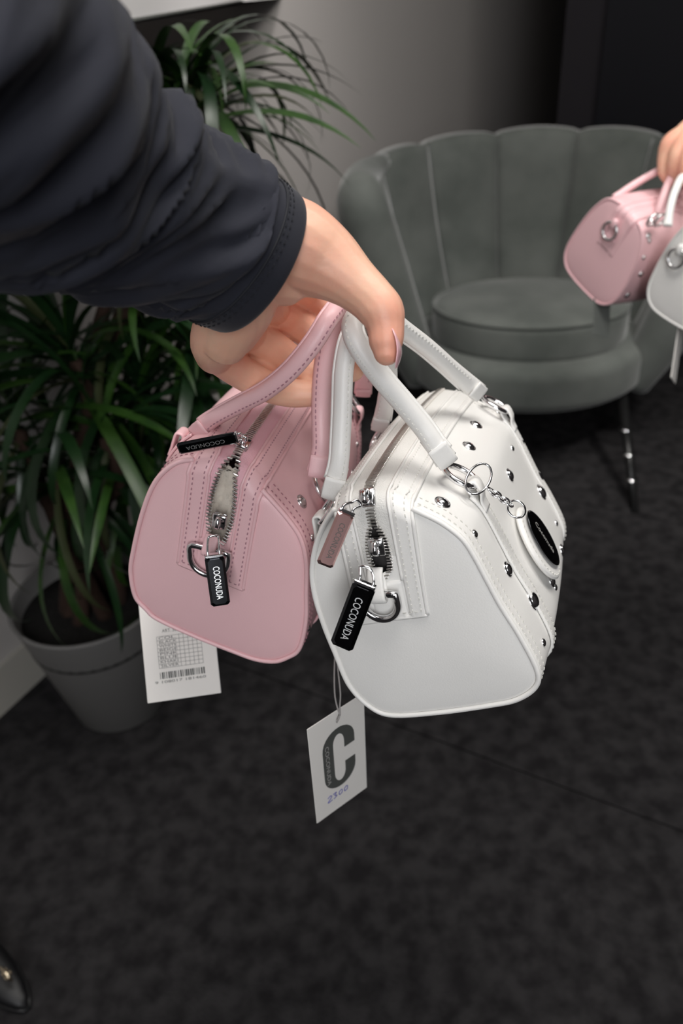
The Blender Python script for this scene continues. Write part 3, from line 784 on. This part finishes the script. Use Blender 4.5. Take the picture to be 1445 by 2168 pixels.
# ------------------------------------------------------------------ near person: sleeve + hand
def remesh_figure(name, chains, parent, voxel=.0009, m='skin', smooth=3):
    mb = MB()
    for ch in chains:
        A = cat_rom([tuple(P(*q[:3])) + (q[3] / 1000,) for q in ch], max(10, 7 * len(ch)))
        path = [Vector(a[:3]) for a in A]; rad = [a[3] for a in A]
        # rounded ends
        def ends(p, q, r):
            t = (p - q).normalized(); return [(p + t * r * math.sin(k), r * math.cos(k)) for k in (.5, 1.0, 1.35)]
        pre = ends(path[0], path[1], rad[0])[::-1]; post = ends(path[-1], path[-2], rad[-1])
        path = [a for a, b in pre] + path + [a for a, b in post]; rad = [b for a, b in pre] + rad + [b for a, b in post]
        mb.add(*tube(path, rad, 16))
    o = mb.build(name, m, parent)
    md = o.modifiers.new('r', 'REMESH'); md.mode = 'VOXEL'; md.voxel_size = voxel; md.use_smooth_shade = True
    ms = o.modifiers.new('s', 'SMOOTH'); ms.iterations = smooth; ms.factor = .5
    dg = bpy.context.evaluated_depsgraph_get(); me = bpy.data.meshes.new_from_object(o.evaluated_get(dg)); o.modifiers.clear(); old = o.data; o.data = me; me.name = name
    me.polygons.foreach_set('use_smooth', [True] * len(me.polygons))
    if not me.materials: me.materials.append(M[m])
    return o
per = empty('person', P(300, 300, .27), 'near person in dark navy sleeve reaching from upper left, holding both large handbags', 'person')
hand = remesh_figure('hand', [
    # forearm and wrist
    [(380, 440, .325, 21), (470, 510, .345, 21), (540, 548, .355, 21), (590, 565, .362, 19)],
    [(470, 445, .335, 15), (545, 474, .348, 15.5), (595, 487, .352, 17.5), (650, 535, .354, 17)],
    [(400, 540, .330, 14), (480, 622, .350, 14.5), (496, 668, .362, 14), (478, 722, .376, 12)],
    [(500, 600, .352, 17), (520, 640, .362, 15), (500, 700, .375, 12)],
    # thenar and thumb
    [(580, 502, .350, 20), (630, 520, .352, 20.5), (690, 556, .354, 17.5), (748, 600, .352, 12.6), (786, 634, .350, 11.0), (808, 662, .349, 10.6), (816, 695, .349, 8.8), (817, 726, .349, 8.0), (818, 745, .349, 6.4)],
    [(560, 550, .357, 18), (610, 568, .362, 14), (670, 580, .362, 11.5), (735, 602, .358, 10)],
    [(540, 600, .362, 13), (575, 610, .370, 9)],
    # palm bones towards finger roots
    [(560, 560, .372, 16), (600, 580, .405, 14), (620, 596, .440, 11)],
    [(540, 590, .375, 16), (560, 625, .405, 13), (575, 650, .438, 11)],
    [(510, 630, .372, 15), (515, 675, .400, 12), (523, 705, .426, 11)],
    [(472, 668, .368, 13), (452, 722, .385, 12), (454, 752, .405, 10.5)],
    [(500, 690, .432, 10), (545, 715, .448, 10), (600, 750, .460, 9)],
    [(450, 735, .425, 9), (505, 765, .440, 10), (560, 795, .452, 9)],
    [(560, 640, .450, 10), (610, 660, .462, 9)],
    # fingers
    [(618, 594, .440, 10.5), (655, 622, .460, 10), (706, 664, .464, 9.6), (750, 712, .446, 8.6), (783, 752, .412, 7.0), (791, 762, .403, 5.6)],
    [(572, 648, .438, 11), (612, 674, .458, 10.6), (664, 712, .464, 10), (706, 752, .452, 9.2), (745, 782, .436, 7.4)],
    [(521, 705, .426, 11), (566, 730, .444, 10.6), (618, 766, .454, 10), (672, 796, .454, 9), (722, 806, .442, 7.2)],
    [(464, 754, .410, 10.3), (508, 786, .426, 9.8), (560, 816, .438, 9.2), (616, 832, .446, 8.6), (672, 832, .446, 7.6), (700, 828, .444, 6.8)],
], per)
nl = []
for px, d in (((833, 700), .344), ((842, 722), .343), ((845, 745), .343), ((841, 768), .344), ((838, 780), .345)): nl.append(P(*px, d))
nl = [Vector(v) for v in cat_rom([tuple(v) for v in nl], 16)]
MB().add(*sweep(nl, cR * .96 - cFw * .3, [.007, .0085, .0092, .0096, .0097, .0097, .0096, .0095, .0093, .009, .0086, .008, .007, .0058, .0040, .0015], .0011, 12, 2)).build('fingernail', 'nail', per, label='long glossy pink thumb nail')
nl = [P(787, 758, .398), P(794, 768, .395), P(799, 777, .394)]; nl = [Vector(v) for v in cat_rom([tuple(v) for v in nl], 8)]
MB().add(*sweep(nl, -cFw + cR * .5, [.005, .0062, .0066, .0066, .006, .005, .0035, .0014], .001, 10, 2)).build('fingernail', 'nail', per)
# sleeve
secs = [  # (upper px, lower px, depth)
    ((700, 445), (548, 735), .364), ((606, 406), (478, 700), .352), ((598, 398), (462, 699), .350), ((566, 372), (400, 676), .342), ((520, 338), (330, 655), .333), ((420, 262), (200, 622), .305),
    ((330, 185), (80, 600), .285), ((240, 62), (-30, 582), .262), ((150, -60), (-150, 575), .240), ((30, -230), (-330, 560), .215), ((-120, -420), (-620, 560), .190)]
secs = secs[1:]
n1, n2 = 110, 72
CP = cat_rom([tuple(P(*a, d)) + tuple(P(*b, d)) for a, b, d in secs], n1)
V = []; AXs = []
for i, q in enumerate(CP):
    a, b = Vector(q[:3]), Vector(q[3:]); c_ = (a + b) / 2; yv = (a - b) / 2; ry = yv.length; yv.normalize()
    nx = Vector(CP[min(i + 1, n1 - 1)][:3]) + Vector(CP[min(i + 1, n1 - 1)][3:]) - Vector(CP[max(i - 1, 0)][:3]) - Vector(CP[max(i - 1, 0)][3:])
    zv = nx.cross(yv).normalized(); rz = ry * .92
    if zv.dot(Vector(CAM) - c_) < 0: zv = -zv
    AXs.append((c_, yv, zv, ry, rz))
    u = i / (n1 - 1)
    for k in range(n2):
        an = 2 * math.pi * k / n2; fade = min(1, max(0, (u - .20) / .09))
        ca, sa_ = math.cos(an), math.sin(an)
        t1 = u * 11 + .9 * ca + .5 * sa_
        n1_ = noise.noise(Vector((t1 * 1.25, ca * .9, sa_ * .9))); n2_ = noise.noise(Vector((t1 * 2.6 + 7, ca * 1.4, sa_ * 1.4 + 3)))
        dsp = fade * (.0060 * (1 + u) * n1_ + .0042 * (.5 - abs(n2_) * 2.2))
        V.append(c_ + yv * (ry + dsp) * math.cos(an) + zv * (rz + dsp) * math.sin(an))
Fs = [(i * n2 + k, i * n2 + (k + 1) % n2, (i + 1) * n2 + (k + 1) % n2, (i + 1) * n2 + k) for i in range(n1 - 1) for k in range(n2)]
# turn the opening inwards
o0 = len(V)
for s_, ins in ((0, .0), (1, .94), (7, .90)):
    c_, yv, zv, ry, rz = AXs[s_]
    for k in range(n2): an = 2 * math.pi * k / n2; kk = .955 if s_ == 0 else ins; V.append(c_ + yv * ry * kk * math.cos(an) + zv * rz * kk * math.sin(an))
for k in range(n2):
    a = o0 + k; b = o0 + (k + 1) % n2
    Fs += [(k, a, b, (k + 1) % n2), (a, a + n2, b + n2, b), (a + n2, a + 2 * n2, b + 2 * n2, b + n2)]
V.append(AXs[-1][0]); Fs += [((n1 - 1) * n2 + k, (n1 - 1) * n2 + (k + 1) % n2, len(V) - 1) for k in range(n2)]
slv = mesh('sleeve', V, Fs, 'sleeve', per)
cv = V[:23 * n2]; cv = [v + (v - AXs[i // n2][0]).normalized() * .0007 for i, v in enumerate(cv)] + [V[k] + (V[k] - AXs[0][0]).normalized() * -.0006 for k in range(n2)]
cf = [(i * n2 + k, i * n2 + (k + 1) % n2, (i + 1) * n2 + (k + 1) % n2, (i + 1) * n2 + k) for i in range(22) for k in range(n2)] + [(23 * n2 + k, 23 * n2 + (k + 1) % n2, (k + 1) % n2, k) for k in range(n2)]
cuff = mesh('cuff', cv, cf, 'cuff', slv)
m = MB()
for row in (19, 21):
    c_, yv, zv, ry, rz = AXs[row]; nr = [(V[row * n2 + k % n2] - c_).normalized() for k in range(n2 + 1)]
    stitches(m, [V[row * n2 + k % n2] + nr[k] * .0010 for k in range(n2 + 1)], nr, L=.0026, gap=.0012, r=.00028)
m.build('hem_stitching', 'hem', slv, smooth=False, stuff=True)
m = MB().add(*tube([V[22 * n2 + k] + (V[22 * n2 + k] - AXs[22][0]).normalized() * .0004 for k in range(n2)], .0006, 6, True)); m.build('hem_seam', 'hem', slv)

# ------------------------------------------------------------------ mirror reflection of bags, hand and tags, modelled as solid copies at the right edge
GP = [(a_ * .93, b_ * .93) for a_, b_ in [(-38, 55), (-48, 38), (-54, 15), (-57, -15), (-56, -38), (-48, -53), (-32, -61), (0, -63), (32, -61), (48, -53), (56, -38), (57, -15), (52, 15), (44, 38), (34, 53), (18, 60), (0, 62), (-20, 61)]]
def mirror_bag(name, label, O, axis, rdir, col, st, hp, prof=GP):
    b = Bag(name, label, 'reflected copies of the bowling handbags', O, None, None, None, prof, .18, col, st, col, (0, .005), (0, .060), .032, None, 0, axis=axis, rdir=rdir)
    b.body(); b.gusset()
    for h_ in hp: handle(b, h_, r=.0045, ends=False, n=50)
    return b
k1 = mirror_bag('pink_handbag', 'mirror reflection of the pink handbag, modelled as a small copy at right in front of the armchair', P(1277, 532, .96), Vector((.86, .50, -.09)), (P(1330, 640, .93) - P(1215, 590, .93)).normalized(), 'pink', 'pink_st',
    [[(1300, 420, .95), (1330, 398, .955), (1370, 374, .955), (1405, 358, .95), (1425, 372, .97), (1440, 420, 1.02)], [(1385, 475, .92), (1398, 430, .92), (1415, 385, .925), (1437, 352, .93), (1460, 370, .97), (1470, 440, 1.03)]])
k2 = mirror_bag('white_handbag', 'mirror reflection of the white handbag, modelled as a small copy cut by the right edge, beside the reflected pink one', P(1472, 590, .868), Vector((.84, .54, -.09)), (P(1470, 690, .86) - P(1395, 676, .86)).normalized(), 'white', 'white_st',
    [[(1412, 478, .86), (1418, 440, .865), (1428, 405, .875), (1445, 375, .89), (1465, 400, .92), (1475, 450, .96)], [(1500, 480, .85), (1498, 430, .86), (1480, 385, .88), (1462, 372, .9), (1460, 400, .93)]])
for b, c1, c2 in ((k1, (1297, 488, .885), (1300, 470, .89)), (k2, (1437, 545, .825), (1440, 525, .83))):
    c_ = b.loc(c1[:2]); x_ = Vector((1, 0, 0)); z_ = Vector((0, 0, 1)); c_.y = -.006
    MB().add(*torus(c_, x_, z_, .0105, .0105, .002, 28, 8)).build('end_ring', 'chrome', b.root)
    MB().add(*box(c_ + z_ * .010, x_, z_, Vector((0, 1, 0)), .008, .013, .007, .002)).build('end_tab', b.col, b.root)
for px, r in (((1380, 468), .005), ((1392, 472), .005), ((1374, 510), .003), ((1362, 545), .003), ((1372, 500), .004), ((1356, 580), .004), ((1327, 625), .0045)):
    k1.stud(px, r)
for px, d in (((1381, 466), .90), ((1396, 466), .90)):
    c_ = k1.Mi @ P(*px, d); MB().add(*torus(c_, Vector((0, 0, 1)), Vector((0, 1, 0)), .008, .008, .0018, 20, 8)).build('ring', 'chrome', k1.root)
per_mirror = empty('person', P(1500, 300, .95), 'mirror reflection of the near person, modelled as a copy of hand and sleeve at the right edge', 'person')
remesh_figure('hand', [
    [(1560, 200, .93, 28), (1520, 240, .93, 27), (1480, 285, .93, 26)],
    [(1480, 280, .93, 24), (1450, 295, .925, 20), (1420, 305, .925, 13), (1408, 330, .93, 9.5), (1406, 362, .935, 8), (1412, 378, .94, 6.5)],
    [(1470, 290, .915, 20), (1438, 320, .910, 11), (1428, 348, .915, 9.5), (1430, 372, .925, 8)],
    [(1480, 300, .90, 20), (1458, 330, .90, 10.5), (1452, 360, .905, 9.5), (1455, 385, .92, 8)],
    [(1490, 310, .90, 20), (1482, 335, .895, 10), (1478, 365, .90, 9), (1480, 388, .91, 8)],
    [(1500, 290, .95, 18), (1470, 330, .97, 10), (1440, 360, .97, 9), (1420, 385, .965, 7)],
], per_mirror, voxel=.0018, smooth=3)
m = MB(); A = [P(1545, 215, .93), P(1600, 160, .93), P(1720, 60, .94), P(1900, -80, .95)]
A = [Vector(v) for v in cat_rom([tuple(v) for v in A], 24)]
m.add(*tube(A, [.034 + .02 * i / 23 + .0012 * math.sin(i * 1.9) for i in range(24)], 28)); m.build('sleeve', 'sleeve', per_mirror)
def thin_tag(name, label, a, b, w_, xdir, m='paper'):
    a, b = P(*a), P(*b); y = (a - b); h_ = y.length; y.normalize(); n = xdir.cross(y).normalized(); x_ = y.cross(n)
    root = empty(name, (a + b) / 2, label, 'tag')
    MB().add(*box((a + b) / 2, x_, y, n, w_, h_, .0012, .0003)).build('card', m, root, smooth=False)
    MB().add(*tube([a - y * .006, a + y * .03], .0007, 6)).build('string', 'string', root); return root
thin_tag('mirrored_tag', 'reflected pale hang tag modelled nearly edge-on, below the reflected white handbag at right edge', (1441, 688, .93), (1424, 806, .93), .034, (cFw * .8 + cR * .5).normalized())
thin_tag('mirrored_tag', 'reflected dark-backed hang tag modelled under the reflected pink handbag, in front of the armchair seat', (1274, 634, 1.0), (1272, 712, 1.0), .030, (cFw * .5 + cR * .9).normalized(), 'velvet')

# ------------------------------------------------------------------ armchair
CC = Vector((.560, 2.02, 0)); YS = .84; RX = Vector((math.cos(-.23), math.sin(-.23), 0)); RY = Vector((-math.sin(-.23), math.cos(-.23), 0))
ch = empty('armchair', CC, 'grey velvet shell-back armchair with vertical channels and thin legs, behind the bags', 'armchair')
def shell(phi, v, off=0):
    """phi from back centre (rad), v 0..1 height"""
    a = abs(phi) / math.radians(105)
    ztop = .765 - .010 * a - .05 * a ** 4
    r = .285 + (.15) * v ** 1.1 + off + .02 * math.sin(math.pi * v)
    z = .20 + (ztop - .20) * v
    fwd = -.03 * a ** 3 * v
    d = Vector((math.sin(phi), math.cos(phi), 0))
    return CC + RX * (d.x * r) + RY * (d.y * r * YS + fwd) + Vector((0, 0, z)), RX * d.x + RY * d.y
pitch = math.radians(30)
for k in range(-3, 4):
    p0 = (k - .5) * pitch; p1 = (k + .5) * pitch; mb = MB(); nu, nv = 13, 26
    for side_, offb in ((0, -1), (1, 1)):
        for j in range(nv):
            v = j / (nv - 1)
            for i in range(nu):
                u = i / (nu - 1); ph = p0 + (p1 - p0) * u; bulge = math.sin(math.pi * u) ** .55
                topk = 1 - .010 * (1 - bulge) ; p_, d = shell(ph, v * topk, 0)
                thick = .012 + .024 * bulge * (math.sin(math.pi * min(1, (1 - v) * 6 + .08) / 2) if v > .8 else 1)
                mb.v.append(p_ + d * (-thick if side_ == 0 else .035) + (Vector((0, 0, .008 * bulge * v ** 8))))
    o = nu * nv
    for j in range(nv - 1):
        for i in range(nu - 1):
            a = j * nu + i; mb.f.append((a, a + 1, a + nu + 1, a + nu)); mb.f.append((o + a, o + a + nu, o + a + nu + 1, o + a + 1))
    for j in range(nv - 1):
        for i in (0, nu - 1): a = j * nu + i; mb.f.append((a, a + nu, o + a + nu, o + a) if i == 0 else (a, o + a, o + a + nu, a + nu))
    for i in range(nu - 1): a = (nv - 1) * nu + i; mb.f.append((a, a + 1, o + a + 1, o + a)); mb.f.append((i, o + i, o + i + 1, i + 1))
    mb.build('back_channel', 'velvet', ch)
# rolled front edges of the arms
for sg in (-1, 1):
    ph = sg * math.radians(106); pts = []; rad = []
    for v in np.linspace(0, 1, 30):
        p_, d = shell(ph, v, .014); pts.append(p_ + Vector((0, -.02, 0))); rad.append(.048 + .026 * math.sin(math.pi * v * .8) )
    # curl over the top towards the back
    for kk in range(1, 9):
        p_, d = shell(sg * math.radians(106 - 5 * kk), 1, .012); pts.append(p_ + Vector((0, -.01, -.002 * kk))); rad.append(.060 - .0045 * kk)
    MB().add(*tube(pts, rad, 20)).build('arm_roll', 'velvet', ch)
def round_pad(c, r, z0, z1, rr, name, squash=1.0):
    prof = [(.01, z0), (r - rr, z0)] + [(r - rr + rr * math.sin(a), z0 + rr - rr * math.cos(a)) for a in np.linspace(.2, math.pi / 2, 6)] + [(r - rr + rr * math.cos(a), z1 - rr + rr * math.sin(a)) for a in np.linspace(0, math.pi / 2, 6)] + [(r * .5, z1 + .006), (.01, z1 + .008)]
    return MB().add(*lathe(prof, c, RX, RY * squash, n=56)).build(name, 'velvet', ch)
round_pad(CC - RY * .03, .325, .20, .325, .035, 'seat_base', .86)
round_pad(CC - RY * .065, .258, .315, .425, .028, 'seat_cushion', .74)
MB().add(*torus(CC - RY * .065 + Vector((0, 0, .417)), RX, RY, .255, .255 * .74, .004, 56, 8)).build('cushion_piping', 'velvet', ch)
ft = floor_at(1344, 1085)
for a, b in ((CC + Vector((.215, -.20, .21)), ft), (CC + Vector((-.2, -.19, .21)), Vector((2 * CC.x - ft.x - .02, ft.y + .03, 0))), (CC + Vector((.17, .17, .21)), CC + Vector((.22, .23, 0))), (CC + Vector((-.17, .17, .21)), CC + Vector((-.22, .23, 0)))):
    lg = MB().add(*tube([a, b + (a - b) * .0], [.015, .009], 14)).build('leg', 'acrylic', ch)
    for u in (.35, .55, .75):
        q = a.lerp(b, u); MB().add(*tube([q + Vector((0, 0, .005)), q - Vector((0, 0, .005))], [.0165 - .003 * u] * 2, 16)).build('leg_band', 'chrome', lg)

# ------------------------------------------------------------------ potted plant
PC = Vector((-.468, 1.055, 0))
pl = empty('potted_plant', PC, 'tall green dracaena with long strap leaves in a grey round planter by the wall', 'potted plant')
prof = [(.085, 0), (.092, .004), (.137, .272), (.139, .276), (.133, .277), (.130, .272), (.124, .235), (.01, .235)]
MB().add(*lathe(prof, PC, n=64)).build('planter', 'pot', pl)
MB().add(*lathe([(.126, .20), (.126, .243), (.06, .25), (.01, .252)], PC, n=40)).build('soil', 'soil', pl)
crowns = [  # px, py, world y, leaf length, count, label
    (400, 175, 1.16, .30, 130), (370, 265, 1.12, .25, 70), (310, 150, 1.20, .26, 50), (150, 735, 1.02, .36, 52), (290, 800, 1.06, .34, 52), (30, 880, 1.02, .32, 34), (400, 700, 1.12, .32, 44), (215, 900, .98, .30, 34), (110, 985, 1.0, .30, 30), (270, 1010, 1.08, .30, 34)]
def leaf_mesh(kind):
    rr = random.Random(kind * 13 + 5); L = 1.0; n = 15; vs = []; fs = []
    droop = .35 + .13 * (kind % 5); wdt = .022 + .008 * rr.random(); tw = rr.uniform(-.5, .5)
    x = z = 0; ang = .25
    for i in range(n):
        u = i / (n - 1); w_ = wdt * (math.sin(math.pi * min(1, .12 + u * 1.0)) ** .5 if u < .9 else (1 - u) * 9 * .65) * (1 if u < .98 else .1)
        w_ = wdt * max(.03, min(1, .55 + u * 2.5) * min(1, (1 - u) * 3.2) ** .8)
        a = ang - droop * 3.0 * u ** 1.4
        if i: x += math.cos(a) / (n - 1); z += math.sin(a) / (n - 1)
        t = tw * u; cx, cz = math.cos(t) * w_, math.sin(t) * w_
        vs += [(x, -cx, z - cz + .25 * w_), (x, 0, z), (x, cx, z + cz + .25 * w_)]
    for i in range(n - 1):
        for k in range(2): a = i * 3 + k; fs.append((a, a + 1, a + 4, a + 3))
    me = bpy.data.meshes.new('leaf'); me.from_pydata(vs, [], fs); me.update(); me.polygons.foreach_set('use_smooth', [True] * len(me.polygons)); return me
LM = []
for k in range(15):
    me = leaf_mesh(k); me.materials.append(M['leaf' if k % 3 == 0 else 'leaf2'] if k != 7 else M['leaf3']); LM.append(me)
rp = random.Random(11)
for ci, (px, py, wy, ll, cnt) in enumerate(crowns):
    c_ = at_y(px, py, wy)
    stem = [Vector((PC.x + .05 * math.cos(ci * 1.1), PC.y + .05 * math.sin(ci * 1.1), .23)), Vector((PC.x + .6 * (c_.x - PC.x) * .5, PC.y + .5 * (c_.y - PC.y), (c_.z + .23) / 2)), c_ - Vector((0, 0, .10)), c_ - Vector((0, 0, .02))]
    stem = [Vector(v) for v in cat_rom([tuple(v) for v in stem], 20)]
    MB().add(*tube(stem, [.014 - .004 * i / 19 + .0012 * math.sin(i * 2.2) for i in range(20)], 10)).build('stem', 'bark', pl)
    for k in range(cnt):
        az = rp.uniform(0, 2 * math.pi); el = math.radians(rp.choice([75, 55, 35, 15, -5, -25]) + rp.uniform(-12, 12))
        base = c_ + Vector((0, 0, -.11 * rp.random() * (1 - el / 1.6)))
        Ls = ll * rp.uniform(.7, 1.15)
        mt = Matrix.Translation(base) @ Matrix.Rotation(az, 4, 'Z') @ Matrix.Rotation(-el + .25, 4, 'Y') @ Matrix.Rotation(rp.uniform(-.4, .4), 4, 'X') @ Matrix.Scale(Ls, 4)
        me = LM[rp.randrange(15)]
        bad = False
        for vi in range(1, len(me.vertices), 6):
            q = mt @ me.vertices[vi].co
            if (q.z > CAB[0].z - .006 and (q - CAB[0]).dot(CAB[2]) < .12 and q.y < CAB[1].y + .01) or (q - W0).dot(WN) < .012 or q.y < .55 or q.z < .01 or (q.z < .24 and (q.xy - PC.xy).length < .145): bad = True; break
        if bad: continue
        o = bpy.data.objects.new('leaf', me); COL.objects.link(o); o.parent = pl; o.matrix_parent_inverse = pl.matrix_world.inverted(); o.matrix_world = mt

# ------------------------------------------------------------------ black shoe at the lower left corner
S0 = floor_at(62, 2140); S0.z = 0
sd = (floor_at(62, 2140) - floor_at(-60, 2010)); sd.z = 0; sd.normalize(); sn_ = Vector((-sd.y, sd.x, 0))
sh = empty('shoe', S0 - sd * .12, 'black pointed shoe with a small metal buckle, at the lower left corner', 'shoe')
m = MB(); secs_ = [(a_, b_ * .62, c_ * .7) for a_, b_, c_ in [(0, .004, .012), (.012, .018, .022), (.03, .030, .034), (.06, .040, .046), (.10, .044, .060), (.14, .042, .075), (.18, .038, .085), (.22, .034, .085), (.245, .024, .07)]]
pth = [S0 - sd * d + Vector((0, 0, .006 + t_ / 2)) for d, w_, t_ in secs_]
m.add(*sweep(pth, Vector((0, 0, 1)), [2 * w_ for d, w_, t_ in secs_], [t_ for d, w_, t_ in secs_], 24, 2.4)); m.build('shoe_upper', 'shoe', sh)
m = MB(); pth = [S0 - sd * d + Vector((0, 0, .004)) for d, w_, t_ in secs_]; m.add(*sweep(pth, Vector((0, 0, 1)), [2 * w_ + .005 for d, w_, t_ in secs_], .008, 20, 6)); m.build('sole', 'shoe', sh)
bkc = floor_at(12, 2062, .058)
MB().add(*torus(bkc, sd, Vector((0, 0, 1)), .013, .010, .0022, 24, 8)).build('buckle', 'gold', sh)
for px in ((12, 2054), (8, 2062), (21, 2060), (14, 2070)):
    q = floor_at(*px, .060); MB().add(*box(q, sd, sn_, Vector((0, 0, 1)), .006, .005, .004, .001)).build('buckle_stone', 'gold', sh, smooth=False)
for o in bpy.data.objects:
    if '_local' in o: del o['_local']
